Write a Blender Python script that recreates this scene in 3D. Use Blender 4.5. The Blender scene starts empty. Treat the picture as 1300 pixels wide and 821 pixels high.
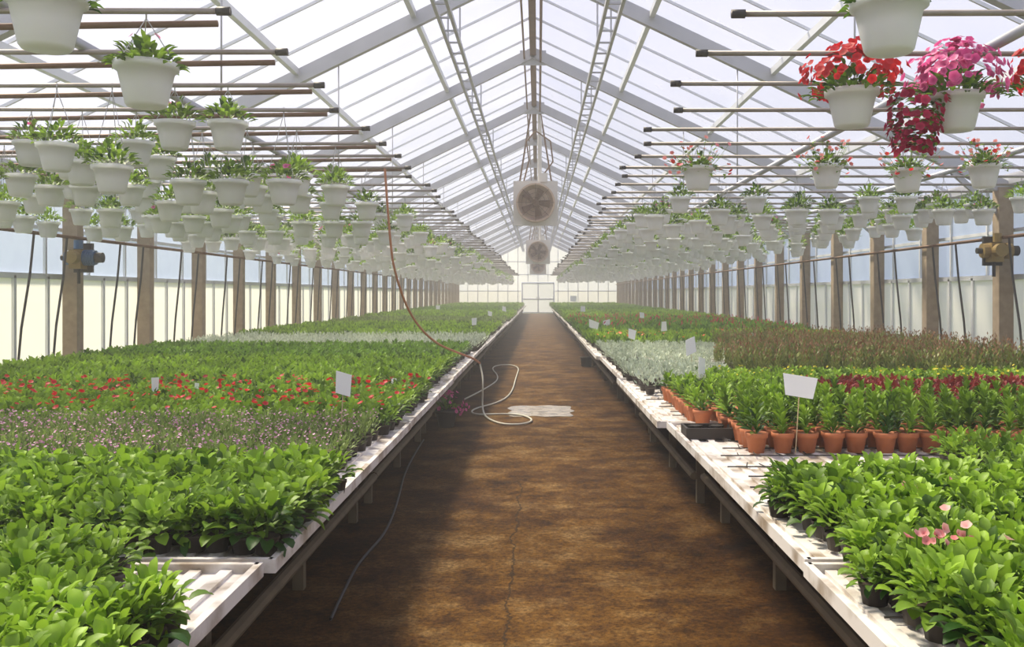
import bpy, math, random
import numpy as np
from mathutils import Vector, Matrix
rng=np.random.default_rng(7); random.seed(7)
scene=bpy.context.scene
PI=math.pi
# ------------------------------------------------------------------ templates
class T:
    def __init__(s,V=None,L=None,N=None,M=None,C=None):
        s.V=np.zeros((0,3)) if V is None else np.asarray(V,float)
        s.L=np.zeros(0,int) if L is None else np.asarray(L,int)
        s.N=np.zeros(0,int) if N is None else np.asarray(N,int)
        s.M=np.zeros(len(s.N),int) if M is None else np.asarray(M,int)
        s.C=np.zeros(len(s.V)) if C is None else np.asarray(C,float)
def mk(V,F,m=0,c=0.5):
    return T(V,[i for f in F for i in f],[len(f) for f in F],[m]*len(F),[c]*len(V))
def join(ts):
    ts=[t for t in ts if len(t.V)]
    if not ts: return T()
    o=0;Ls=[]
    for t in ts: Ls.append(t.L+o); o+=len(t.V)
    return T(np.vstack([t.V for t in ts]),np.concatenate(Ls),np.concatenate([t.N for t in ts]),
             np.concatenate([t.M for t in ts]),np.concatenate([t.C for t in ts]))
def xf(t,loc=(0,0,0),rot=(0,0,0),sc=1.0,c=None):
    from mathutils import Euler
    R=np.array(Euler(rot).to_matrix())
    return T((t.V*np.asarray(sc))@R.T+np.asarray(loc),t.L,t.N,t.M,t.C if c is None else np.full(len(t.V),c))
def inst(t,P,rz=None,sc=None,tilt=0.0,cv=0.35):
    """merge N transformed copies of template t"""
    P=np.asarray(P,float).reshape(-1,3); n=len(P)
    if n==0: return T()
    rz=rng.uniform(0,2*PI,n) if rz is None else np.asarray(rz)
    sc=np.ones(n) if sc is None else np.asarray(sc)
    c,s=np.cos(rz),np.sin(rz)
    V=t.V[None]*sc[:,None,None]
    if tilt:
        a=rng.normal(0,tilt,n); b=rng.normal(0,tilt,n)
        ca,sa=np.cos(a)[:,None],np.sin(a)[:,None]
        y=V[:,:,1]*ca-V[:,:,2]*sa; z=V[:,:,1]*sa+V[:,:,2]*ca
        cb,sb=np.cos(b)[:,None],np.sin(b)[:,None]
        x=V[:,:,0]*cb+z*sb; z=-V[:,:,0]*sb+z*cb
        V=np.stack([x,y,z],2)
    x=V[:,:,0]*c[:,None]-V[:,:,1]*s[:,None]; y=V[:,:,0]*s[:,None]+V[:,:,1]*c[:,None]
    V=np.stack([x,y,V[:,:,2]],2)+P[:,None,:]
    k=len(t.V)
    L=(t.L[None]+np.arange(n)[:,None]*k).ravel()
    C=np.clip(t.C[None]+(rng.uniform(-1,1,n)*cv)[:,None],0,1).ravel()
    return T(V.reshape(-1,3),L,np.tile(t.N,n),np.tile(t.M,n),C)
def setm(t,m): return T(t.V,t.L,t.N,np.full(len(t.N),m),t.C)
def obj(name,t,mats,smooth=True,parent=None,loc=(0,0,0)):
    me=bpy.data.meshes.new(name)
    me.vertices.add(len(t.V)); me.vertices.foreach_set('co',t.V.astype(np.float32).ravel())
    me.loops.add(len(t.L)); me.loops.foreach_set('vertex_index',t.L.astype(np.int32))
    st=np.concatenate([[0],np.cumsum(t.N)[:-1]]).astype(np.int32)
    me.polygons.add(len(t.N)); me.polygons.foreach_set('loop_start',st)
    me.polygons.foreach_set('loop_total',t.N.astype(np.int32))
    me.polygons.foreach_set('material_index',t.M.astype(np.int32))
    me.polygons.foreach_set('use_smooth',np.full(len(t.N),smooth))
    a=me.attributes.new('var','FLOAT','POINT'); a.data.foreach_set('value',t.C.astype(np.float32))
    me.update(calc_edges=True); me.validate()
    for m in mats: me.materials.append(m)
    o=bpy.data.objects.new(name,me); o.location=loc
    scene.collection.objects.link(o)
    if parent: o.parent=parent
    return o
def box(c,s,m=0,cc=0.5):
    x,y,z=[v/2 for v in s]
    V=[(c[0]+i*x,c[1]+j*y,c[2]+k*z) for i in(-1,1) for j in(-1,1) for k in(-1,1)]
    return mk(V,[(0,1,3,2),(4,6,7,5),(0,4,5,1),(2,3,7,6),(0,2,6,4),(1,5,7,3)],m,cc)
def frame(p0,p1,up=(0,0,1)):
    p0,p1=Vector(p0),Vector(p1); d=(p1-p0).normalized(); u=Vector(up)
    if abs(d.dot(u))>.99: u=Vector((0,1,0))
    a=d.cross(u).normalized(); b=a.cross(d).normalized(); return p0,p1,a,b
def beam(p0,p1,w,h,m=0):
    p0,p1,a,b=frame(p0,p1)
    V=[tuple(p+a*(i*w/2)+b*(j*h/2)) for p in(p0,p1) for i,j in((-1,-1),(1,-1),(1,1),(-1,1))]
    return mk(V,[(3,2,1,0),(4,5,6,7),(0,1,5,4),(1,2,6,5),(2,3,7,6),(3,0,4,7)],m)
def tube(p0,p1,r,n=6,m=0,r2=None,caps=True):
    r2=r if r2 is None else r2
    p0,p1,a,b=frame(p0,p1)
    V=[tuple(p+(a*math.cos(2*PI*i/n)+b*math.sin(2*PI*i/n))*rr) for p,rr in((p0,r),(p1,r2)) for i in range(n)]
    F=[(i,(i+1)%n,n+(i+1)%n,n+i) for i in range(n)]
    if caps: F+=[tuple(range(n))[::-1],tuple(range(n,2*n))]
    return mk(V,F,m)
def lathe(prof,n=16,m=0,cap=True):
    V=[(r*math.cos(2*PI*i/n),r*math.sin(2*PI*i/n),z) for r,z in prof for i in range(n)]
    F=[(k*n+i,k*n+(i+1)%n,(k+1)*n+(i+1)%n,(k+1)*n+i) for k in range(len(prof)-1) for i in range(n)]
    if cap: F.append(tuple(range(n))[::-1])
    return mk(V,F,m)
def leaf(L,W,e0,e1,seg=4,fold=0.25,m=0,c=.5):
    """leaf growing along +Y with elevation e0->e1"""
    pts=[];p=np.array([0.,0.,0.])
    for i in range(seg+1):
        t=i/seg; e=e0+(e1-e0)*t; w=W*(math.sin(PI*min(1,t*.88+.06))**.8)
        if i==seg: w=W*.12
        pts.append((p.copy(),w,e)); p=p+np.array([0,math.cos(e),math.sin(e)])*L/seg
    if seg<=1:
        p0,p1=pts[0][0],pts[1][0]; mid=(p0*.5+p1*.5)
        V=[p0,mid+[W*.5,0,W*fold*.5],p1,mid-[W*.5,0,-W*fold*.5]]
        return mk(V,[(0,1,2,3)],m,c)
    V=[];F=[]
    for p,w,e in pts:
        nrm=np.array([0,-math.sin(e),math.cos(e)])
        V+= [p-np.array([w/2,0,0])+nrm*w*fold,p,p+np.array([w/2,0,0])+nrm*w*fold]
    for i in range(seg):
        a=i*3; F+=[(a,a+1,a+4,a+3),(a+1,a+2,a+5,a+4)]
    return mk(V,F,m,c)
def plant(n,L,W,h,r=.01,e=(1.2,.1),seg=4,m=0,stem=True,sm=None,dl=.25,spread=0):
    ts=[]
    for i in range(n):
        t=(i+.5)/n; az=i*2.4+random.uniform(-.4,.4); z=h*t
        el=e[1]+(e[0]-e[1])*t+random.uniform(-.25,.25)
        l=L*random.uniform(.7,1.15)*(1-.25*t); rr=r*random.uniform(.2,1)+spread*random.random()*(1-.3*t)
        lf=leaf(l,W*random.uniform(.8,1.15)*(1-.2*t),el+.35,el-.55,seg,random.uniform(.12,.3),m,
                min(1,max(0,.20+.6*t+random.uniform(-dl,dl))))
        ts.append(xf(lf,(rr*-math.sin(az),rr*math.cos(az),z),(0,0,az)))
    if stem: ts.append(tube((0,0,0),(0,0,h),.004,4,m if sm is None else sm,.002,False))
    return join(ts)
def flower(r,n=5,cup=.35,m=0,c=.5):
    V=[(0,0,0)];F=[]
    k=n*2
    for i in range(k):
        a=2*PI*i/k; rr=r*(1 if i%2==0 else .86)
        V.append((rr*math.cos(a),rr*math.sin(a),r*cup*(1 if i%2==0 else .85)))
    for i in range(n):
        a=1+(2*i-1)%k; b=1+2*i; d=1+(2*i+1)%k
        F.append((0,a,b,d))
    t=mk(V,F,m,c); t.C[0]=0; return t
def grid(x0,x1,y0,y1,s,j=.25,z=0.0):
    xs=np.arange(x0,x1,s); ys=np.arange(y0,y1,s)
    X,Y=np.meshgrid(xs,ys); n=X.size
    return np.stack([X.ravel()+rng.uniform(-j,j,n)*s,Y.ravel()+rng.uniform(-j,j,n)*s,np.full(n,z)],1)
def split(P,k):
    idx=rng.integers(0,k,len(P)); return [P[idx==i] for i in range(k)]
# ------------------------------------------------------------------ materials
def nm(name):
    m=bpy.data.materials.new(name); m.use_nodes=True
    nt=m.node_tree; return m,nt,nt.nodes,nt.links,nt.nodes['Principled BSDF'],nt.nodes['Material Output']
def pmat(name,c1,c2=None,rough=.5,metal=0,scale=8,bump=0,spec=.5,sharp=False):
    m,nt,N,Lk,B,O=nm(name)
    c2=c2 or tuple(v*.8 for v in c1)
    tc=N.new('ShaderNodeTexCoord'); no=N.new('ShaderNodeTexNoise'); no.inputs['Scale'].default_value=scale
    no.inputs['Detail'].default_value=5; Lk.new(tc.outputs['Object'],no.inputs['Vector'])
    mx=N.new('ShaderNodeMix'); mx.data_type='RGBA'; mx.inputs['A'].default_value=(*c1,1); mx.inputs['B'].default_value=(*c2,1)
    f=no.outputs['Fac']
    if sharp:
        mr=N.new('ShaderNodeMapRange'); mr.inputs[1].default_value=.45; mr.inputs[2].default_value=.68; Lk.new(f,mr.inputs[0]); f=mr.outputs[0]
    Lk.new(f,mx.inputs['Factor']); Lk.new(mx.outputs['Result'],B.inputs['Base Color'])
    B.inputs['Roughness'].default_value=rough; B.inputs['Metallic'].default_value=metal
    B.inputs['Specular IOR Level'].default_value=spec
    if bump:
        b=N.new('ShaderNodeBump'); b.inputs['Strength'].default_value=bump; Lk.new(no.outputs['Fac'],b.inputs['Height']); Lk.new(b.outputs['Normal'],B.inputs['Normal'])
    return m
def lmat(name,c1,c2,tr=.3,rough=.5,spec=.3):
    m,nt,N,Lk,B,O=nm(name)
    at=N.new('ShaderNodeAttribute'); at.attribute_name='var'
    mx=N.new('ShaderNodeMix'); mx.data_type='RGBA'; mx.inputs['A'].default_value=(*c1,1); mx.inputs['B'].default_value=(*c2,1)
    Lk.new(at.outputs['Fac'],mx.inputs['Factor']); Lk.new(mx.outputs['Result'],B.inputs['Base Color'])
    B.inputs['Roughness'].default_value=rough; B.inputs['Specular IOR Level'].default_value=spec
    t=N.new('ShaderNodeBsdfTranslucent'); Lk.new(mx.outputs['Result'],t.inputs['Color'])
    s=N.new('ShaderNodeMixShader'); s.inputs[0].default_value=tr
    Lk.new(B.outputs[0],s.inputs[1]); Lk.new(t.outputs[0],s.inputs[2]); Lk.new(s.outputs[0],O.inputs['Surface'])
    return m
def glaze(name,col,tfac,nscale=.6,var=.15):
    m,nt,N,Lk,B,O=nm(name); N.remove(B)
    tr=N.new('ShaderNodeBsdfTransparent'); tr.inputs[0].default_value=(.97,.97,1,1)
    tl=N.new('ShaderNodeBsdfTranslucent'); tl.inputs[0].default_value=(*col,1)
    df=N.new('ShaderNodeBsdfDiffuse'); df.inputs[0].default_value=(*col,1)
    m1=N.new('ShaderNodeMixShader'); m1.inputs[0].default_value=.4; Lk.new(tl.outputs[0],m1.inputs[1]); Lk.new(df.outputs[0],m1.inputs[2])
    no=N.new('ShaderNodeTexNoise'); no.inputs['Scale'].default_value=nscale; no.inputs['Detail'].default_value=4
    tc=N.new('ShaderNodeTexCoord'); Lk.new(tc.outputs['Object'],no.inputs['Vector'])
    mr=N.new('ShaderNodeMapRange'); mr.inputs[1].default_value=.3; mr.inputs[2].default_value=.7
    mr.inputs[3].default_value=1-tfac-var; mr.inputs[4].default_value=1-tfac+var; Lk.new(no.outputs['Fac'],mr.inputs[0])
    m2=N.new('ShaderNodeMixShader'); Lk.new(mr.outputs[0],m2.inputs[0]); Lk.new(tr.outputs[0],m2.inputs[1]); Lk.new(m1.outputs[0],m2.inputs[2])
    Lk.new(m2.outputs[0],O.inputs['Surface']); return m
M_pot=lmat('white_basket_plastic',(.92,.93,.95),(.92,.93,.95),.45,.35,.5)
M_white=lmat('white_door_panel',(.9,.9,.88),(.9,.9,.88),.5)
M_bench=pmat('bench_white_metal',(.76,.72,.68),(.32,.25,.18),.5,0,7,.2,.5,True)
M_leg=pmat('bench_leg_weathered',(.20,.15,.09),(.08,.06,.03),.7,0,9)
M_galv=pmat('galvanised_steel',(.50,.51,.55),(.34,.35,.38),.45,.3,4)
M_rail=pmat('aluminium_bars',(.74,.76,.80),(.6,.62,.66),.4,.2,4)
M_pipe=pmat('weathered_pipe',(.40,.38,.36),(.20,.15,.11),.5,.4,6)
M_dark=pmat('dark_rubber',(.02,.02,.02),(.04,.035,.03),.6)
M_wood=pmat('weathered_post_wood',(.42,.33,.24),(.20,.15,.10),.8,0,12,.3)
M_terra=pmat('terracotta',(.55,.18,.07),(.40,.12,.04),.7,0,20)
M_bpot=pmat('black_nursery_pot',(.025,.022,.02),(.05,.035,.025),.6)
M_soil=pmat('potting_soil',(.05,.03,.015),(.02,.012,.006),.95,0,60)
M_wire=pmat('hanger_wire',(.45,.45,.45),None,.4,.5)
M_card=pmat('label_card',(.90,.91,.93),(.84,.84,.88),.6)
M_stick=pmat('label_stick',(.55,.42,.25),None,.7)
M_blue=pmat('blue_motor_paint',(.03,.13,.30),(.02,.08,.2),.4)
M_yel=pmat('brass_gearbox',(.34,.24,.08),(.2,.13,.05),.5,.3)
M_brown=pmat('rusty_brown_steel',(.20,.11,.055),(.10,.05,.025),.6,.2,7)
M_hose_o=pmat('orange_hose',(.50,.18,.08),(.40,.14,.06),.5)
M_hose_w=pmat('pale_hose',(.55,.53,.43),(.42,.4,.32),.5)
M_heat=pmat('heater_enamel',(.70,.67,.62),(.54,.52,.48),.5,.1)
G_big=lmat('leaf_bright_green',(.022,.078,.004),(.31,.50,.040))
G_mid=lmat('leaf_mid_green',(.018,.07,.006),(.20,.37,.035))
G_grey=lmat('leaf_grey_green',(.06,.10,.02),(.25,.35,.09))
G_pale=lmat('leaf_silver',(.26,.33,.22),(.62,.69,.54),.15)
G_red=lmat('leaf_dark_red',(.12,.012,.012),(.32,.04,.03))
G_rust=lmat('leaf_rusty',(.09,.14,.02),(.28,.31,.08))
G_rtip=lmat('leaf_rusty_tip',(.20,.09,.04),(.38,.22,.12))
F_red=lmat('petal_red',(.45,.006,.012),(.88,.03,.04),.4)
F_pink=lmat('petal_pink',(.50,.03,.20),(.90,.24,.50),.4)
F_mag=lmat('petal_magenta',(.35,.005,.05),(.66,.02,.12),.4)
F_pur=lmat('petal_lilac',(.45,.18,.34),(.70,.42,.60),.3)
F_or=lmat('petal_orange',(.80,.12,.02),(.9,.25,.06),.3)
F_blush=lmat('petal_blush',(.75,.20,.22),(.9,.55,.5),.3)
F_yel=lmat('petal_yellow',(.6,.5,.02),(.8,.7,.05))
# ------------------------------------------------------------------ dimensions
TZ=.55; XW=5.6; EZ=2.7; RZ=5.4; RX=-.08; Y0=-3.0; BAY=2.063; YP=11.14; YE=66.0; PZ=2.59
# floor
m,nt,N,Lk,B,O=nm('stained_concrete_floor')
tc=N.new('ShaderNodeTexCoord')
def noise(s,d=6,r=.6,vec=None):
    n=N.new('ShaderNodeTexNoise'); n.inputs['Scale'].default_value=s; n.inputs['Detail'].default_value=d; n.inputs['Roughness'].default_value=r
    Lk.new(vec or tc.outputs['Object'],n.inputs['Vector']); return n.outputs['Fac']
def ramp(f,stops):
    r=N.new('ShaderNodeValToRGB'); e=r.color_ramp.elements
    while len(e)<len(stops): e.new(.5)
    for k,(p,c) in zip(e,stops): k.position=p; k.color=(*c,1)
    Lk.new(f,r.inputs[0]); return r.outputs[0]
def mix(f,a,b,mode='MIX'):
    x=N.new('ShaderNodeMix'); x.data_type='RGBA'; x.blend_type=mode
    for s,v in(('Factor',f),('A',a),('B',b)):
        if isinstance(v,(int,float)): x.inputs[s].default_value=v
        elif isinstance(v,tuple): x.inputs[s].default_value=(*v,1)
        else: Lk.new(v,x.inputs[s])
    return x.outputs['Result']
base=ramp(noise(2.6,10,.75),[(.38,(.055,.022,.0025)),(.5,(.135,.062,.009)),(.62,(.22,.13,.045))])
fine=ramp(noise(38,9,.85),[(.42,(.18,.15,.12)),(.56,(1,1,1))])
col=mix(.8,base,fine,'MULTIPLY')
damp=ramp(noise(1.1,10,.8),[(.47,(1,1,1)),(.56,(.38,.29,.2))])
col=mix(.8,col,damp,'MULTIPLY')
sp=N.new('ShaderNodeSeparateXYZ'); Lk.new(tc.outputs['Object'],sp.inputs[0])
def math_(op,a,b=None,c=None):
    x=N.new('ShaderNodeMath'); x.operation=op
    for i,v in enumerate((a,b,c)):
        if v is None: continue
        if isinstance(v,(int,float)): x.inputs[i].default_value=v
        else: Lk.new(v,x.inputs[i])
    return x.outputs[0]
# shade along the benches, painted into the floor colour with a ragged border
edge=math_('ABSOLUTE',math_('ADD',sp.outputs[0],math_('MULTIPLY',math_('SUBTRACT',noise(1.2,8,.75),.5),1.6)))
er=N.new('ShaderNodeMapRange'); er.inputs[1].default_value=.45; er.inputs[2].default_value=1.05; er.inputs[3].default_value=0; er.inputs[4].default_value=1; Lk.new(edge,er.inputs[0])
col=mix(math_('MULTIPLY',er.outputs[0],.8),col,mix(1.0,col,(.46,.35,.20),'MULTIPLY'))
cr=math_('ABSOLUTE',math_('ADD',math_('ADD',sp.outputs[0],.13),math_('MULTIPLY',math_('SUBTRACT',noise(3,6,.7),.5),.18)))
crm=math_('LESS_THAN',cr,.006)
cry=math_('LESS_THAN',sp.outputs[1],6.8)
col=mix(math_('MULTIPLY',math_('MULTIPLY',crm,cry),.75),col,(.02,.012,.006))
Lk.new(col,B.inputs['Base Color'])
B.inputs['Roughness'].default_value=.85; B.inputs['Specular IOR Level'].default_value=.12
bp=N.new('ShaderNodeBump'); bp.inputs['Strength'].default_value=.5; bp.inputs['Distance'].default_value=.02; Lk.new(noise(22,9,.8),bp.inputs['Height']); Lk.new(bp.outputs[0],B.inputs['Normal'])
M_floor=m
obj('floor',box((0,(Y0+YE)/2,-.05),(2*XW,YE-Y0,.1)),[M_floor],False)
M_ground=pmat('outdoor_grass',(.10,.16,.05),(.16,.2,.09),.9,0,.5)
obj('ground_outside',box((0,30,-.3),(300,300,.3)),[M_ground],False)
# rectangular wet drain slab
ptx=[]
for k in range(60):
    a=2*PI*k/60; ca,sa=math.cos(a),math.sin(a); q=1/max(abs(ca),abs(sa)); q=min(q,1.32)
    r=q*(1+.04*math.sin(5*a+1)+.05*math.sin(9*a+2))
    ptx.append((.03+.36*r*ca,10.9+.50*r*sa,.004))
M_pud=pmat('wet_drain_slab',(.34,.29,.22),(.10,.08,.055),.22,0,9,0,.7,True)
obj('water_puddle',mk(ptx,[tuple(range(60))]),[M_pud],False)
# ------------------------------------------------------------------ walls
M_wall=glaze('cream_wall_sheet',(.92,.89,.82),.04,.5,.03)
M_roofg=glaze('roof_film',(.72,.73,.81),.78,.7,.10)
M_sideg=glaze('side_glazing',(.54,.63,.76),.5,.9,.15)
M_gable=glaze('gable_film',(.97,.96,.94),.1,.9,.06)
def quad(a,b,c,d,m=0): return mk([a,b,c,d],[(0,1,2,3)],m)
WZ=1.55
for sgn,side in((-1,'left'),(1,'right')):
    x=sgn*XW
    t=[quad((x,Y0,0),(x,YE,0),(x,YE,WZ),(x,Y0,WZ),0)]
    y=Y0
    while y<YE:
        t.append(box((x-sgn*.02,y,WZ/2),(.03,.05,WZ),1)); y+=BAY/3
    t.append(beam((x,Y0,WZ),(x,YE,WZ),.07,.06,1))
    obj('wall_'+side,join(t),[M_wall,M_rail],False)
    t=[quad((x,Y0,WZ+.03),(x,YE,WZ+.03),(x,YE,EZ),(x,Y0,EZ),0)]
    y=Y0+.3
    while y<YE:
        t.append(box((x-sgn*.015,y,(WZ+EZ)/2),(.03,.035,EZ-WZ),1)); y+=BAY/2
    t.append(beam((x,Y0,2.1),(x,YE,2.1),.03,.04,1))
    obj('window_%d'%(1 if sgn<0 else 2),join(t),[M_sideg,M_rail],False)
    obj('eave_gutter_beam',join([beam((x,Y0,EZ),(x,YE,EZ),.16,.12)]),[M_galv],False)
for nme,y,k in(('wall_far',YE,3),('wall_near',Y0,4)):
    if k==3:
        t=[quad((-XW,y,0),(-1.15,y,0),(-1.15,y,WZ),(-XW,y,WZ),0),quad((1.15,y,0),(XW,y,0),(XW,y,WZ),(1.15,y,WZ),0),
           mk([(-XW,y,WZ),(-1.15,y,WZ),(-1.15,y,2.16),(1.15,y,2.16),(1.15,y,WZ),(XW,y,WZ),(XW,y,EZ),(RX,y,RZ),(-XW,y,EZ)],[(0,1,2,8),(3,4,5,6),(2,3,6,7,8)],1)]
    else:
        t=[quad((-XW,y,0),(XW,y,0),(XW,y,WZ),(-XW,y,WZ),0),
       mk([(-XW,y,WZ),(XW,y,WZ),(XW,y,EZ),(RX,y,RZ),(-XW,y,EZ)],[(0,1,2,3,4)],1)]
    yy=y-.03 if nme=='wall_far' else y+.03
    for i in range(-8,9):
        xx=i*XW/8; top=RZ-(RZ-EZ)*abs(xx)/XW; z0=0 if abs(xx)>1.2 or k!=3 else 2.2
        t.append(beam((xx,yy,z0),(xx,yy,top),.05,.05,2))
    for z in(WZ,2.7,3.6): 
        w=XW if z<=2.7 else XW*(RZ-z)/(RZ-EZ)
        if z==WZ and k==3: t+=[beam((-w,yy,z),(-1.18,yy,z),.05,.06,2),beam((1.18,yy,z),(w,yy,z),.05,.06,2)]
        else: t.append(beam((-w,yy,z),(w,yy,z),.05,.06,2))
    obj(nme,join(t),[M_wall,M_gable,M_rail],False)
d=[quad((-1.08,YE,0.02),(0,YE,0.02),(0,YE,2.1),(-1.08,YE,2.1),0),quad((0,YE,0.02),(1.08,YE,0.02),(1.08,YE,2.1),(0,YE,2.1),0)]
for xx in(-1.10,0,1.10): d.append(box((xx,YE-.02,1.08),(.07,.08,2.1),1))
for z in(.05,1.0,2.1): d.append(box((0,YE-.02,z),(2.2,.08,.07),1))
d+=[box((-.1,YE-.07,1.05),(.03,.06,.2),2),box((.1,YE-.07,1.05),(.03,.06,.2),2)]
obj('door_1',join(d),[M_white,M_rail,M_dark],False)
# roof
obj('ceiling',join([quad((-XW,Y0,EZ),(-XW,YE,EZ),(RX,YE,RZ),(RX,Y0,RZ)),quad((XW,Y0,EZ),(XW,YE,EZ),(RX,YE,RZ),(RX,Y0,RZ))]),[M_roofg],False)
t=[];y=Y0+.2
while y<YE:
    for s in(-1,1): t.append(beam((s*XW,y,EZ-.03),(RX,y,RZ-.03),.022,.03))
    y+=BAY/2
obj('roof_glazing_bars',join(t),[M_rail],False)
t=[]
for f in(.25,.5,.75):
    for s in(-1,1):
        xx=RX+(s*XW-RX)*f; zz=RZ-(RZ-EZ)*f-.09
        t.append(beam((xx,Y0,zz),(xx,YE,zz),.06,.08))
obj('roof_purlins',join(t),[M_rail],False)
obj('ridge_beam',join([beam((RX,Y0,RZ-.12),(RX,YE,RZ-.12),.10,.18),tube((RX+.12,Y0,RZ-.3),(RX+.12,YE,RZ-.3),.02),tube((RX-.14,Y0,RZ-.26),(RX-.14,YE,RZ-.26),.015)]),[M_brown],False)
ys=[YP+BAY*k for k in range(-6,27)]
for i,y in enumerate(ys):
    if y<Y0+.2 or y>YE-.3: continue
    big=(i%2==0); w,h=.09,.16
    if big:
        t=[]
        for s in(-1,1):
            t.append(beam((s*(XW-.02),y,EZ-.14),(RX,y,RZ-.16),w,h))
        t.append(box((RX,y,RZ-.24),(.42,.02,.24)))
        for s in(-1,1): t.append(beam((s*(XW-.05),y,EZ-.5),(s*(XW-.9),y,EZ+.25),.05,.06))
        obj('roof_truss',join(t),[M_galv],False)
    for s in(-1,1):
        obj('wall_post',join([box((s*(XW-.12),y,(EZ-.1)/2),(.17,.16,EZ-.1)),box((s*(XW-.12),y,.06),(.24,.24,.12))]),[M_wood],False)
for s,xa,xb in((-1,-1.06,-.92),(1,.70,.86)):
    t=[]; z=RZ-1.1
    t.append(beam((xa,Y0,z),(xa,YE,z),.035,.05)); t.append(beam((xb,Y0,z),(xb,YE,z),.035,.05))
    y=Y0+.1
    while y<YE:
        t.append(beam((xa,y,z),(xb,y,z),.02,.02)); y+=.5
    for y in ys[::2]:
        if Y0<y<YE:
            xm=(xa+xb)/2; top=RZ-(RZ-EZ)*abs(xm)/XW-.2
            t.append(beam((xa,y,z),(xa,y,top),.02,.02)); t.append(beam((xb,y,z),(xb,y,top),.02,.02))
    obj('vent_rack_rail',join(t),[M_galv],False)
# ------------------------------------------------------------------ hanging pipes
PYS=[3.42+.73*i for i in range(0,84) if 3.42+.73*i<64]
tl=[];tr_=[]
for i,y in enumerate(PYS):
    for s,x0,store in((-1,-1.28,tl),(1,.86,tr_)):
        xe=x0+random.uniform(-.08,.08); z0=PZ+random.uniform(-.012,.012)
        store.append(tube((xe,y,z0),(s*(XW-.05),y+random.uniform(-.03,.03),PZ),.014,7,0))
        store.append(tube((xe,y,z0),(xe+s*.06,y,z0),.02,7,1))
        if i<9 and s<0:
            store.append(tube((xe-.12,y+.19,PZ),(s*(XW-.05),y+.19,PZ-.06),.016,7,3))
for s,store in((-1,tl),(1,tr_)):
    for xx in(2.35,4.3):
        store.append(beam((s*xx,3.2,PZ+.04),(s*xx,YE-.1,PZ+.04),.035,.045,2))
        for y in ys[::2]:
            if 3<y<YE: store.append(tube((s*xx,y,PZ+.04),(s*xx,y,RZ-(RZ-EZ)*xx/XW-.15),.008,5,2))
obj('hanging_pipe_rack',join(tl),[M_pipe,M_dark,M_galv,M_brown])
obj('hanging_pipe_rack',join(tr_),[M_pipe,M_dark,M_galv,M_brown])
# ------------------------------------------------------------------ baskets
def basket_t(n=16,hook=.26,wires=True,leaves=None,rim=.135):
    k=rim/.135
    pr=[(.078,0),(.088,.012),(.104,.085),(.118,.150),(.122,.152),(.125,.160),(.137,.163),(.139,.190),(.130,.192),(.122,.165)]
    t=[lathe([(r*k,z*k) for r,z in pr],n,0)]
    t.append(mk([(.122*k*math.cos(2*PI*i/n),.122*k*math.sin(2*PI*i/n),.168*k) for i in range(n)],[tuple(range(n))],1))
    if wires:
        for a in(0,2.1,4.2):
            t.append(tube((.134*k*math.cos(a),.134*k*math.sin(a),.18*k),(0,0,.19*k+hook-.03),.0022,4,2,caps=False))
        t.append(tube((0,0,.19*k+hook-.03),(0,0,.19*k+hook+.012),.004,4,2))
    if leaves is not None: t.append(leaves)
    return join(t)
def mound(n,L,W,r,h,seg,m,base=.17):
    ts=[]
    for i in range(n):
        az=random.uniform(0,2*PI); q=math.sqrt(random.random()); rr=r*q
        z=base+h*(1-q*q)*random.uniform(.2,1)
        el=1.3-1.2*q+random.uniform(-.3,.3)
        lf=leaf(L*random.uniform(.7,1.2),W*random.uniform(.8,1.2),el+.3,el-.6,seg,.2,m,random.uniform(0,1))
        ts.append(xf(lf,(-rr*math.sin(az),rr*math.cos(az),z),(0,0,az)))
    return join(ts)
def bobj(x,y,rimz,mats_extra=(),extra=None,G=G_mid,name='hanging_basket',n=170,rim=.135):
    """single detailed basket; rim height rimz, hung from pipe at PZ"""
    k=rim/.135
    lv=mound(n,.05,.030,.14,.12,3,3)
    z=rimz-.19*k
    t=basket_t(28,PZ-rimz,True,lv,rim)
    if extra is not None: t=join([t,extra])
    o=obj(name,t,[M_pot,M_soil,M_wire,G]+list(mats_extra),True,loc=(x,y,z))
    return o
def flowerball(n,r,R,H,m,cz=.26,down=0,cx=0,cy=0):
    ts=[]
    for i in range(n):
        az=random.uniform(0,2*PI)
        el=random.uniform(-.25-down,1)*PI/2
        f=random.uniform(.68,1.08)
        x=R*math.cos(el)*math.cos(az)*f;y=R*math.cos(el)*math.sin(az)*f;z=H*math.sin(el)*f
        fl=flower(r*random.uniform(.7,1.15),5,random.uniform(.15,.45),m,random.uniform(.2,1))
        d=Vector((x/R,y/R,z/H+.15)).normalized(); e=d.to_track_quat('Z','Y').to_euler()
        e.x+=random.uniform(-.5,.5); e.y+=random.uniform(-.5,.5)
        ts.append(xf(fl,(x+cx,y+cy,cz+z),tuple(e)))
    return join(ts)
def trailing(n,R,length,m,r,mg=3):
    ts=[]
    for i in range(n):
        az=random.uniform(0,2*PI); f=random.random()**.7; R2=R*(1-.45*f)*random.uniform(.6,1.1)
        x=R2*math.cos(az); y=R2*math.sin(az); z=.22-f*length
        ts.append(xf(flower(r*random.uniform(.6,1.1),5,.4,m,random.uniform(.0,1)),(x,y,z),(random.uniform(.6,1.6),0,az+PI/2)))
        ts.append(xf(leaf(.05,.025,.2,-1,3,.2,mg,random.random()),(x*.9,y*.9,z+.03),(0,0,az)))
    return join(ts)
bobj(-1.78,3.42,2.43,rim=.14)
ex=flowerball(3,.022,.12,.05,4,.27)
bobj(-1.72,4.15,2.36,(F_pink,),ex,G=G_big)
bobj(1.27,3.42,2.41)
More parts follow.
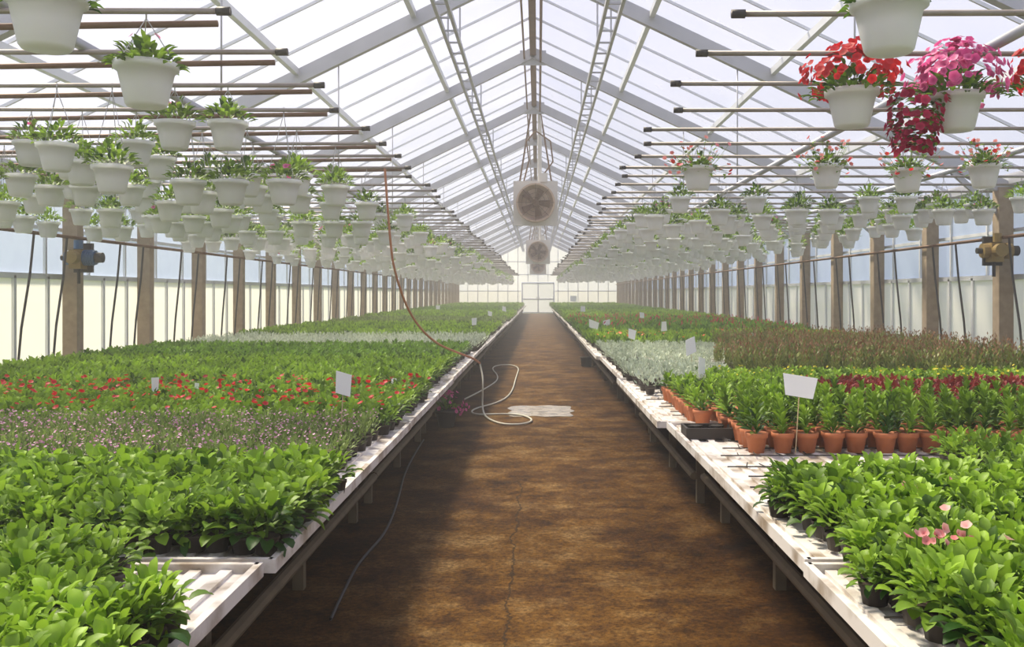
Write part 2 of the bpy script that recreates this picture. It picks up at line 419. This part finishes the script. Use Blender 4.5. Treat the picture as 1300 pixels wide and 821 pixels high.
def dressed(x,y,rimz,fm,n=85,R=.2,H=.17,extra=None,mats=(),r=.026):
    e=[mound(130,.06,.03,.20,.16,3,3),flowerball(n,r,R,H,4,.25)]
    if extra is not None: e.append(extra)
    bobj(x,y,rimz,(fm,)+tuple(mats),join(e),name='hanging_petunia_basket',n=40)
dressed(1.62,4.88,2.40,F_red,210,.26,.18)
dressed(2.16,4.88,2.38,F_pink,230,.26,.22,extra=xf(trailing(160,.17,.34,5,.025),(-.22,-.02,.0)),mats=(F_mag,))
dressed(2.66,4.88,2.41,F_red,180,.25,.17)
def airy(x,y,rz):
    ts=[]
    for i in range(60):
        az=random.uniform(0,2*PI); R=random.uniform(.08,.28); z=.2+random.uniform(-.08,.2)
        p=(R*math.cos(az),R*math.sin(az),z)
        ts.append(tube((p[0]*.4,p[1]*.4,.17),p,.0018,3,3,caps=False))
        if i%3: ts.append(xf(flower(.02,5,.4,random.choice((4,4,5)),random.random()),p,(random.uniform(-1,1),random.uniform(-1,1),0)))
        ts.append(xf(leaf(.05,.028,.5,-.3,2,.2,3,random.random()),(p[0]*.8,p[1]*.8,z-.04),(0,0,random.uniform(0,6))))
    bobj(x,y,rz,(F_blush,F_red),join(ts),G=G_big,name='hanging_geranium_basket',n=90)
yr=PYS[6]
for x in(1.32,2.38,3.05,3.68): airy(x,yr,2.40+random.uniform(-.02,.02))
lvA=[mound(110,.052,.030,.135,.115,2,3) for _ in range(3)]
lvB=[mound(40,.085,.046,.135,.11,1,3) for _ in range(3)]
def mass(side,name):
    buckets={}
    for i,y in enumerate(PYS):
        if side<0 and y<5.5: continue
        if side>0 and y<9.9: continue
        x0=1.70 if side<0 else 1.35
        st=.335 if side<0 else .40
        off=(i%2)*st*.4
        x=x0+off
        while x<XW-.35:
            if random.random()<.95:
                lvl=random.choice((0,1,2)) if side<0 else random.choice((0,0,1))
                near=y<14
                key=(near,lvl,random.randrange(3))
                buckets.setdefault(key,[]).append((side*(x+random.uniform(-.03,.03)),y,PZ-(.22,.35,.48)[lvl]-.163))
            x+=st
    ts=[]
    for (near,lvl,v),P in buckets.items():
        t=basket_t(20 if near else 12,(.22,.35,.48)[lvl],True,(lvA if near else lvB)[v],.116)
        ts.append(inst(t,np.array(P),sc=np.ones(len(P)),cv=.3))
    P=np.vstack([np.array(p) for p in buckets.values()])
    sel=P[rng.random(len(P))<.12]
    fl=[]
    for p in sel:
        fl.append(xf(flowerball(5,.02,.12,.06,4,.22),tuple(p)))
    ts.append(join(fl))
    obj(name,join(ts),[M_pot,M_soil,M_wire,G_big,F_pink])
mass(-1,'hanging_basket_rows'); mass(1,'hanging_basket_rows')
# ------------------------------------------------------------------ benches
def bench(side,x0,x1,y0,y1):
    t=[]; xc=(x0+x1)/2; w=abs(x1-x0); yc=(y0+y1)/2; L=y1-y0
    t.append(box((xc,yc,TZ-.025),(w-.02,L-.02,.015),0))
    for xx in(x0,x1): t.append(box((xx,yc,TZ-.012),(.022,L,.042),0)); 
    for yy in(y0+.012,y1-.012): t.append(box((xc,yy,TZ-.012),(w,.022,.042),0))
    n=int(w/.09)
    for i in range(n):
        xx=min(x0,x1)+.06+i*.09; t.append(box((xx,yc,TZ-.012),(.035,L-.06,.012),0))
    for i in range(10):
        yy=y0+.32+i*((L-.5)/10)+random.uniform(-.05,.05); xa=min(x0,x1)+.06+random.random()*.1; xb=max(x0,x1)-.06-random.random()*.1
        t.append(tube((xa,yy,TZ+.0),(xb,yy+.02,TZ+.0),.0035,5,2))
        for q in(.02,.04,.07,.10): t.append(tube((xa+q*w,yy,TZ),(xa+q*w+random.uniform(-.03,.03),yy+random.uniform(.05,.1),TZ+.004),.003,5,2))
    s=1 if side>0 else -1
    for xi in(.30,w/2,w-.3):
        for yy in(y0+.25,yc,y1-.25):
            xx=x0+s*xi
            t.append(box((xx,yy,(TZ-.06)/2),(.05,.05,TZ-.06),1))
        t.append(beam((x0+s*xi,y0+.05,TZ-.07),(x0+s*xi,y1-.05,TZ-.07),.04,.05,1))
    t.append(tube((x0+s*.22,y0,.22),(x0+s*.22,y1,.22),.025,8,1))
    obj('plant_bench',join(t),[M_bench,M_leg,M_dark],False)
YB=[2.82+3.05*i for i in range(-1,21)]
for y in YB:
    y1=min(y+3.02,YE-1)
    if y>YE-2: continue
    bench(-1,-.81+random.uniform(-.02,.02),-5.20,y,y1)
    bench(1,.78+random.uniform(-.03,.03),5.20,y,y1)
# ------------------------------------------------------------------ plant beds
pot_s=join([lathe([(.032,0),(.040,.045),(.043,.045),(.043,.054)],10,1),mk([(.041*math.cos(2*PI*i/10),.041*math.sin(2*PI*i/10),.05) for i in range(10)],[tuple(range(10))],2)])
pot_t=join([lathe([(.039,0),(.052,.074),(.058,.076),(.060,.102),(.054,.102),(.052,.088)],16,1),mk([(.053*math.cos(2*PI*i/16),.053*math.sin(2*PI*i/16),.092) for i in range(16)],[tuple(range(16))],2)])
def bed(name,P,plants,mats,pot=None,potz=.048,flowers=None,scv=(.8,1.2),tilt=.12,edge=None):
    """P plant positions on bench top; plants list of templates (mat 0); pot mats 1,2"""
    P=P.copy(); P[:,2]=TZ-.006
    ts=[]
    if pot is not None:
        Q=P if edge is None else P[edge(P)]
        ts.append(inst(pot,Q,cv=0))
    top=P+[0,0,potz]
    for t,Q in zip(plants,split(top,len(plants))):
        ts.append(inst(t,Q,sc=rng.uniform(*scv,len(Q)),tilt=tilt))
    for (ft,cnt,r,z0,z1,prob) in (flowers or []):
        n=len(P)*cnt; idx=rng.integers(0,len(P),n); keep=rng.random(n)<prob; idx=idx[keep]
        a=rng.uniform(0,2*PI,len(idx)); q=r*np.sqrt(rng.random(len(idx)))
        F=top[idx]+np.stack([q*np.cos(a),q*np.sin(a),rng.uniform(z0,z1,len(idx))],1)
        ts.append(inst(ft,F,sc=rng.uniform(.7,1.25,len(F)),tilt=.45,cv=.5))
    return obj(name,join(ts),mats)
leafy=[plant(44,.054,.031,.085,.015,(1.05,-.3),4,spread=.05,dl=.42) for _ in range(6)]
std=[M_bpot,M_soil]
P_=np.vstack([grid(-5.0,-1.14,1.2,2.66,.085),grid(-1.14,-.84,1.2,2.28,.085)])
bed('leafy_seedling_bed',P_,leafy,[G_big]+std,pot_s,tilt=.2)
bed('leafy_seedling_bed',grid(-5.0,-.83,2.96,3.82,.085),leafy,[G_big]+std,pot_s,tilt=.2,scv=(.9,1.35))
P_=grid(.86,5.1,1.2,3.72,.085); P_=P_[P_[:,0]>.90+.05*np.sin(P_[:,1]*7)]
fp_=[]
for (cx,cy,r_,k_) in((.985,2.42,.04,9),(1.085,2.46,.035,8),(1.5,2.9,.03,4),(2.0,3.1,.04,4),(1.3,1.95,.04,6),(1.25,3.1,.04,4),(2.6,3.2,.05,4),(1.9,2.2,.04,5)):
    for _ in range(k_):
        f=xf(flower(random.uniform(.010,.017),5,.5,3,random.random()),(cx+random.uniform(-r_,r_),cy+random.uniform(-r_,r_),TZ+random.uniform(.15,.20)),(random.uniform(.2,1.2),random.uniform(-.5,.5),random.uniform(-1,1)))
        q=f.V[0]; fp_+=[f,tube((q[0],q[1],TZ+.09),tuple(q),.002,4,0,caps=False)]
bed('leafy_seedling_bed',P_,leafy,[G_big]+std+[F_blush],pot_s,tilt=.2,scv=(.85,1.3),
    flowers=[(setm(flower(.014,5,.5),3),1,.04,.10,.14,.03)])
obj('pink_geranium_flower_heads',join(fp_),[G_mid,M_bpot,M_soil,F_blush])
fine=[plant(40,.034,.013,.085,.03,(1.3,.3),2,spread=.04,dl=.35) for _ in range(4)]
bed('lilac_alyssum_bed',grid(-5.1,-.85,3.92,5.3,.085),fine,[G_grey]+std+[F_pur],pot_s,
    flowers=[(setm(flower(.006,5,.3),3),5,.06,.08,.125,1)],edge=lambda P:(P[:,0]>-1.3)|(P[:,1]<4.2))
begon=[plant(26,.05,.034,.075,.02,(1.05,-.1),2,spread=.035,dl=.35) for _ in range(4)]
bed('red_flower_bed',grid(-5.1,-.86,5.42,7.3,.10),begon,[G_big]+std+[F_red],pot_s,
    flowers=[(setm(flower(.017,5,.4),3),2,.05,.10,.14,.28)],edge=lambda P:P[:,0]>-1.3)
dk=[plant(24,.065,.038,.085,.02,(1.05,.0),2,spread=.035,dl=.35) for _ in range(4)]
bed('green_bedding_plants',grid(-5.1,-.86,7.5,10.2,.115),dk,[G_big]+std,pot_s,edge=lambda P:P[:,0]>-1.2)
bed('green_bedding_plants',grid(-5.1,-.86,10.4,13,.125),dk,[G_mid]+std,pot_s,edge=lambda P:P[:,0]>-1.2)
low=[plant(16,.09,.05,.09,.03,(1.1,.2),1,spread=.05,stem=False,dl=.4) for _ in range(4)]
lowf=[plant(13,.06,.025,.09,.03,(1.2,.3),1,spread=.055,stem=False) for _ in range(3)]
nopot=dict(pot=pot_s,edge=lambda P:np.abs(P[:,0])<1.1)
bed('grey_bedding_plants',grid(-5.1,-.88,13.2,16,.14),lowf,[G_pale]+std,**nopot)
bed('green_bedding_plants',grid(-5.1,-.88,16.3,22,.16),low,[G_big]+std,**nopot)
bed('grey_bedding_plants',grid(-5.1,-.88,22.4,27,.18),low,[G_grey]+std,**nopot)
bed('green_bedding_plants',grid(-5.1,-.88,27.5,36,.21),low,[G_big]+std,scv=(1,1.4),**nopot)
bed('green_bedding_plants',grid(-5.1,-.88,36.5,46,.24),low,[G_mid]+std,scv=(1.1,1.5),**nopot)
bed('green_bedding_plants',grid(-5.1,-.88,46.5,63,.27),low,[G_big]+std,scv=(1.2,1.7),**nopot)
# right
bed('green_bedding_plants',grid(1.95,5.1,3.95,4.6,.10),begon,[G_big]+std,pot_s)
salv=[plant(34,.075,.030,.17,.012,(1.2,.3),3,dl=.35) for _ in range(5)]
bed('salvia_in_terracotta_pots',grid(1.12,5.1,4.82,5.6,.128,.08),salv,[G_big,M_terra,M_soil],pot_t,.088,scv=(.85,1.12))
sh=[plant(24,.065,.030,.09,.012,(1.1,.2),3,spread=.02,dl=.35) for _ in range(3)]
bed('bedding_plants_in_terracotta_pots',grid(1.0,1.9,5.75,7.2,.14,.1),sh,[G_big,M_terra,M_soil],pot_t,.088)
bed('dark_red_bedding_plants',grid(2.05,3.9,6.2,7.3,.11),begon,[G_red]+std,pot_s,.08)
bed('green_bedding_plants',grid(4.0,5.1,5.9,7.3,.11),begon,[G_big]+std,pot_s,.08)
bed('yellow_bedding_plants',grid(1.45,5.1,7.6,8.5,.11),begon,[G_big]+std+[F_yel],pot_s,flowers=[(setm(flower(.012,5,.4),3),2,.06,.09,.12,.25)],edge=lambda P:P[:,0]<1.6)
silver=[plant(26,.045,.020,.07,.02,(1.2,.2),2,spread=.035,dl=.35) for _ in range(3)]
bed('silver_dusty_miller_bed',grid(.88,1.75,8.65,10.1,.12),silver,[G_pale]+std,pot_s)
bed('silver_dusty_miller_bed',grid(.90,2.45,10.6,13.6,.13),silver,[G_pale]+std,pot_s,edge=lambda P:P[:,0]<1.2)
spin=[]
for _ in range(4):
    ts=[]
    for i in range(11):
        az=random.uniform(0,6.28); h=random.uniform(.12,.30); r=random.uniform(0,.05)
        ts.append(xf(leaf(h,.006,1.5,1.3,2,.1,0,random.random()),(r*math.cos(az),r*math.sin(az),0),(0,0,az)))
        for q in(.3,.5,.7): ts.append(xf(leaf(.05,.018,.9,.2,1,.2,0,random.random()),(r*math.cos(az),r*math.sin(az),h*q),(0,0,az*2+q*9)))
        ts.append(xf(leaf(.035,.014,1.2,.6,1,.2,3,random.random()),(r*math.cos(az),r*math.sin(az),h*.93),(0,0,az*3)))
    spin.append(join(ts))
bed('rusty_celosia_bed',grid(1.95,5.1,8.7,10.4,.13),spin,[G_rust]+std+[G_rtip],pot_s)
bed('rusty_celosia_bed',grid(2.6,5.1,10.5,14,.15),spin,[G_rust]+std+[G_rtip],pot_s)
bed('grey_bedding_plants',grid(.90,1.4,7.6,8.5,.14),lowf,[G_pale]+std,pot_s)
bed('orange_flower_bed',grid(.88,5.1,14,17,.15),low,[G_big]+std+[F_or],flowers=[(setm(flower(.022,5,.4),3),1,.07,.11,.15,.15)],**nopot)
bed('red_salvia_bed',grid(.88,5.1,17.4,25,.17),low,[G_mid]+std+[F_mag],scv=(1,1.5),flowers=[(setm(leaf(.10,.02,1.5,1.4,1),3),2,.08,.12,.2,.2)],**nopot)
bed('green_bedding_plants',grid(.88,5.1,25.5,36,.21),low,[G_big]+std,scv=(1.1,1.5),**nopot)
bed('green_bedding_plants',grid(.88,5.1,36.5,48,.24),low,[G_mid]+std,scv=(1.1,1.6),**nopot)
bed('green_bedding_plants',grid(.88,5.1,48.5,63,.27),low,[G_big]+std,scv=(1.2,1.7),**nopot)
tr=[box((0,0,.006),(.26,.2,.012))]
for a,b,c,d_ in((0,.1,.27,.012),(0,-.1,.27,.012)): tr.append(box((a,b,.03),(c,d_,.06)))
for a in(-.13,.13): tr.append(box((a,0,.03),(.012,.2,.06)))
for a in(-.07,.05): tr.append(xf(setm(pot_s,0),(a,0,.012)))
obj('seedling_tray',join(tr),[M_bpot],False,loc=(.96,5.35,TZ-.006))
# ------------------------------------------------------------------ plant labels
def label(x,y,zt,w,h,rz=0,z0=TZ,tilt=0):
    t=[box((0,0,zt-h/2-z0),(w,.003,h),0),tube((0,.004,0),(0,.004,zt-z0-.01),.003,5,1)]
    c=t[0]; c.V[:,0]+=np.where(c.V[:,2]>zt-h/2-z0,.12*w,-.06*w)*np.sign(c.V[:,0]+1e-9)*random.uniform(-.8,.8)
    c.V[:,2]+=c.V[:,0]*random.uniform(-.3,.3)
    o=obj('plant_label',join(t),[M_card,M_stick],False,loc=(x,y,z0)); o.rotation_euler=(0,tilt,rz)
def px(x,y,d): return ((x-683)*d/1200, 1.35-(y-373)*d/1200)
for (cx,cy,w,h,d,rz,ti) in((432,487,19,28,5.0,.2,.05),(1010,490,37,27,4.75,-.2,.06),(880,439,14,20,9.5,.3,-.1),(890,467,12,26,8.0,.6,.05),
        (893,505,9,14,6.7,.2,0),(843,414,7,12,14.5,0,0),(752,412,12,10,17,.2,.1),(770,410,9,8,18,0,0),(800,424,9,12,13,0,.1),(602,408,6,9,18,0,0),
        (197,490,10,22,6.5,1.1,0),(728,379,8,7,30,0,0),(556,390,5,5,34,0,0),(622,398,5,6,26,0,0),(500,487,7,14,7.4,.8,0),(250,492,6,12,6.6,.9,0),(955,425,9,6,13,.4,0),
        (350,622,6,16,3.4,1.2,.1),(740,392,6,7,24,0,0),(815,400,6,7,19,.3,0),(640,392,5,6,30,0,0)):
    X,Z=px(cx,cy-h/2,d); label(X,d,Z,w*d/1200,h*d/1200,rz,tilt=ti)
# ------------------------------------------------------------------ heaters hanging from the ridge
def heater(x,y,z,s):
    t=[box((0,.35*s,0),(1.0*s,.6*s,1.0*s),0)]
    t.append(box((0,.02*s,0),(1.08*s,.06*s,1.08*s),0))
    n=28
    ring=[(r,zz) for r,zz in((.36,0),(.47,0),(.47,.22),(.43,.22),(.36,.02))]
    rg=lathe([(r*s,zz*s) for r,zz in ring],n,3,False)
    t.append(xf(rg,(0,0,0),(PI/2,0,0)))
    t.append(xf(lathe([(.001,0),(.40*s,0),(.40*s,.01)],n,3,False),(0,-.02*s,0),(PI/2,0,0)))
    t.append(tube((0,-.03*s,0),(0,-.2*s,0),.09*s,12,2))
    for i in range(5):
        b=mk([(0.05*s,0,-.03*s),(.33*s,0.0,-.12*s),(.36*s,-.09*s,.06*s),(.06*s,-.07*s,.05*s)],[(0,1,2,3)],2)
        t.append(xf(b,(0,-.07*s,0),(0,i*2*PI/5,0)))
    for i in range(1,4):
        r=.1*s*i+.03*s
        for a in range(24):
            a0,a1=2*PI*a/24,2*PI*(a+1)/24
            t.append(tube((r*math.cos(a0),-.23*s,r*math.sin(a0)),(r*math.cos(a1),-.23*s,r*math.sin(a1)),.005*s,4,2,caps=False))
    for a in range(4):
        t.append(tube((-.45*s*math.cos(a*PI/4),-.23*s,-.45*s*math.sin(a*PI/4)),(.45*s*math.cos(a*PI/4),-.23*s,.45*s*math.sin(a*PI/4)),.006*s,4,2))
    top=RZ-.15-z
    for xx in(-.4,.4):
        for yy in(.1,.6): t.append(tube((xx*s,yy*s,.5*s),(xx*.25*s,yy*s,top),.012,6,2))
    t.append(tube((.1*s,.3*s,.5*s),(.1*s,.3*s,top),.05*s,10,0))
    t.append(box((.2*s,.0,.62*s),(.18*s,.12*s,.22*s),0))
    pts=[(.2,-.02,.7),(.42,-.05,1.0),(.36,-.05,1.5),(.0,-.05,1.75),(-.22,0,1.5),(-.16,.1,1.05),(-.3,.2,.5)]
    for p,q in zip(pts,pts[1:]): t.append(tube([v*s for v in p],[v*s for v in q],.016,6,2,caps=False))
    obj('hanging_fan_heater',join(t),[M_heat,M_dark,M_brown,pmat('fan_ring',(.55,.42,.30),(.4,.28,.2),.5)],False,loc=(x,y,z))
heater(-.05,19.5,3.22,.85); heater(.0,36,2.95,.85); heater(.0,52,2.9,.85)
obj('ridge_junction_box',join([box((RX+.02,11.1,RZ-.42),(.30,.14,.16)),tube((RX+.02,11.1,RZ-.36),(RX+.02,11.1,RZ-.15),.03,8),tube((RX-.25,11.1,RZ-.5),(RX+.3,11.1,RZ-.5),.015,6)]),[M_galv],False)
# ------------------------------------------------------------------ winch motors
def winch(x,y,z,s,mat):
    t=[tube((-.16,0,0),(.18,0,0),.085,14,0),tube((.18,0,0),(.26,0,0),.06,14,2),tube((-.16,0,0),(-.22,0,0),.035,10,2),
       box((-.02,0,-.02),(.14,.20,.22),1),tube((-.02,-.1,.0),(-.02,-.2,.0),.075,16,1),tube((0,-.05,.1),(0,-.05,.2),.05,12,0),
       tube((-.02,.0,-.1),(-.02,.0,-.3),.02,8,2),box((0,.08,0),(.22,.04,.34),2)]
    for i in range(6): t.append(tube((.02+i*.025,0,0),(.028+i*.025,0,0),.094,14,0))
    obj('vent_winch_motor',join(t),[mat,M_yel,M_dark],False,loc=(x,y,z))
winch(-5.30,YP-.19,1.35+.42,1,M_blue); winch(5.30,YP-.19,1.35+.5,1,M_yel)
for s in(-1,1):
    obj('vent_drive_shaft',tube((s*(XW-.25),4,2.0),(s*(XW-.25),YE-.5,2.0),.02,8),[M_brown])
    for i,y in enumerate(ys):
        if y<4 or y>50: continue
        t=[]
        for o_ in(.5,1.2):
            a=y+o_; pts=[(s*(XW-.28),a,.05),(s*(XW-.30),a+.12,1.0),(s*(XW-.28),a+.32,1.55),(s*(XW-.29),a+.38,1.98)]
            for p,q in zip(pts,pts[1:]): t.append(tube(p,q,.014,6,caps=False))
        obj('vent_push_rods',join(t),[M_dark])
# ------------------------------------------------------------------ hoses
def hose(name,pts,r,mat):
    cu=bpy.data.curves.new(name,'CURVE'); cu.dimensions='3D'; cu.bevel_depth=r; cu.bevel_resolution=3; cu.resolution_u=10
    sp=cu.splines.new('NURBS'); sp.points.add(len(pts)-1); sp.order_u=3; sp.use_endpoint_u=True
    for p,q in zip(sp.points,pts): p.co=(*q,1)
    cu.materials.append(mat); o=bpy.data.objects.new(name,cu); scene.collection.objects.link(o); return o
def P(x,y,d): 
    X,Z=px(x,y,d); return (X,d,Z)
hose('orange_water_hose',[(-1.5,9.26,PZ-.01)]+[P(495,310,9.3),P(502,350,9.5),P(520,400,9.8),P(550,435,10.0),P(585,449,10.3),P(604,456,10.7),P(609,461,11.0)],.012,M_hose_o)
def Fp(x,y): d=1.35*1200/(y-373); return ((x-683)*d/1200,d,.015)
hose('pale_water_hose',[P(609,461,11.0),P(613,475,10.9),P(613,492,10.8),Fp(612,522),Fp(618,533),Fp(640,541),Fp(668,540),Fp(678,534),Fp(660,527),Fp(628,527),Fp(600,528),Fp(598,521),Fp(635,512),Fp(650,500),Fp(655,480),Fp(660,466),Fp(640,463),Fp(622,467),Fp(635,480),Fp(622,492),Fp(590,508)],.010,M_hose_w)
hose('floor_cable',[Fp(x,y) for x,y in((538,560),(515,595),(505,640),(490,680),(462,710),(445,735),(420,790))],.007,M_dark)
obj('black_floor_bucket',join([lathe([(.09,0),(.11,.16),(.12,.16),(.12,.18),(.105,.18),(.085,.01)],18)]),[M_dark],loc=(.9,17.6,0))
fp=join([xf(basket_t(18,.1,False,mound(50,.07,.035,.14,.1,3,3),.12),(0,0,0)),flowerball(60,.022,.22,.17,4,.2)])
obj('potted_pink_petunia',fp,[M_bpot,M_soil,M_wire,G_mid,F_pink],loc=(-.93,9.6,0))
# ------------------------------------------------------------------ haze (humid air)
m,nt,N,Lk,B,O=nm('humid_air'); N.remove(B)
v=N.new('ShaderNodeVolumeScatter'); v.inputs['Density'].default_value=.0095; v.inputs['Anisotropy'].default_value=.5; v.inputs['Color'].default_value=(1,.99,.96,1)
Lk.new(v.outputs[0],O.inputs['Volume'])
obj('humid_air_haze',box((0,(YE+Y0)/2,2.68),(2*XW-.1,YE-Y0-.4,5.3)),[m],False)
# ------------------------------------------------------------------ light
w=bpy.data.worlds.new('World'); scene.world=w; w.use_nodes=True; nt=w.node_tree; N=nt.nodes; Lk=nt.links; N.clear()
tc=N.new('ShaderNodeTexCoord'); sp=N.new('ShaderNodeSeparateXYZ'); Lk.new(tc.outputs['Generated'],sp.inputs[0])
r=N.new('ShaderNodeValToRGB'); e=r.color_ramp.elements
e[0].position=0; e[0].color=(.52,.60,.74,1); e[1].position=.6; e[1].color=(.62,.64,.92,1)
x=e.new(.14); x.color=(.66,.70,.82,1); x=e.new(.25); x.color=(.76,.78,.94,1)
Lk.new(sp.outputs[2],r.inputs[0])
bg=N.new('ShaderNodeBackground'); bg.inputs[1].default_value=1.1; Lk.new(r.outputs[0],bg.inputs[0])
ou=N.new('ShaderNodeOutputWorld'); Lk.new(bg.outputs[0],ou.inputs[0])
sl=bpy.data.lights.new('sun','SUN'); sl.energy=10.5; sl.angle=math.radians(12); sl.color=(1,.90,.68)
so=bpy.data.objects.new('sun',sl); scene.collection.objects.link(so)
so.rotation_euler=Vector((.42,-.40,-.85)).to_track_quat('-Z','Y').to_euler()
# camera
cam=bpy.data.cameras.new('camera'); co=bpy.data.objects.new('camera',cam); scene.collection.objects.link(co)
co.location=(0,0,1.35); co.rotation_euler=(PI/2,0,0); cam.lens=1200/1300*36; cam.sensor_width=36
cam.shift_x=-33/1300; cam.shift_y=-37.5/1300; cam.clip_end=500
scene.camera=co
scene.view_settings.view_transform='Standard'; scene.view_settings.look='None'
print('POLYS',sum(len(o.data.polygons) for o in bpy.data.objects if o.type=='MESH'))
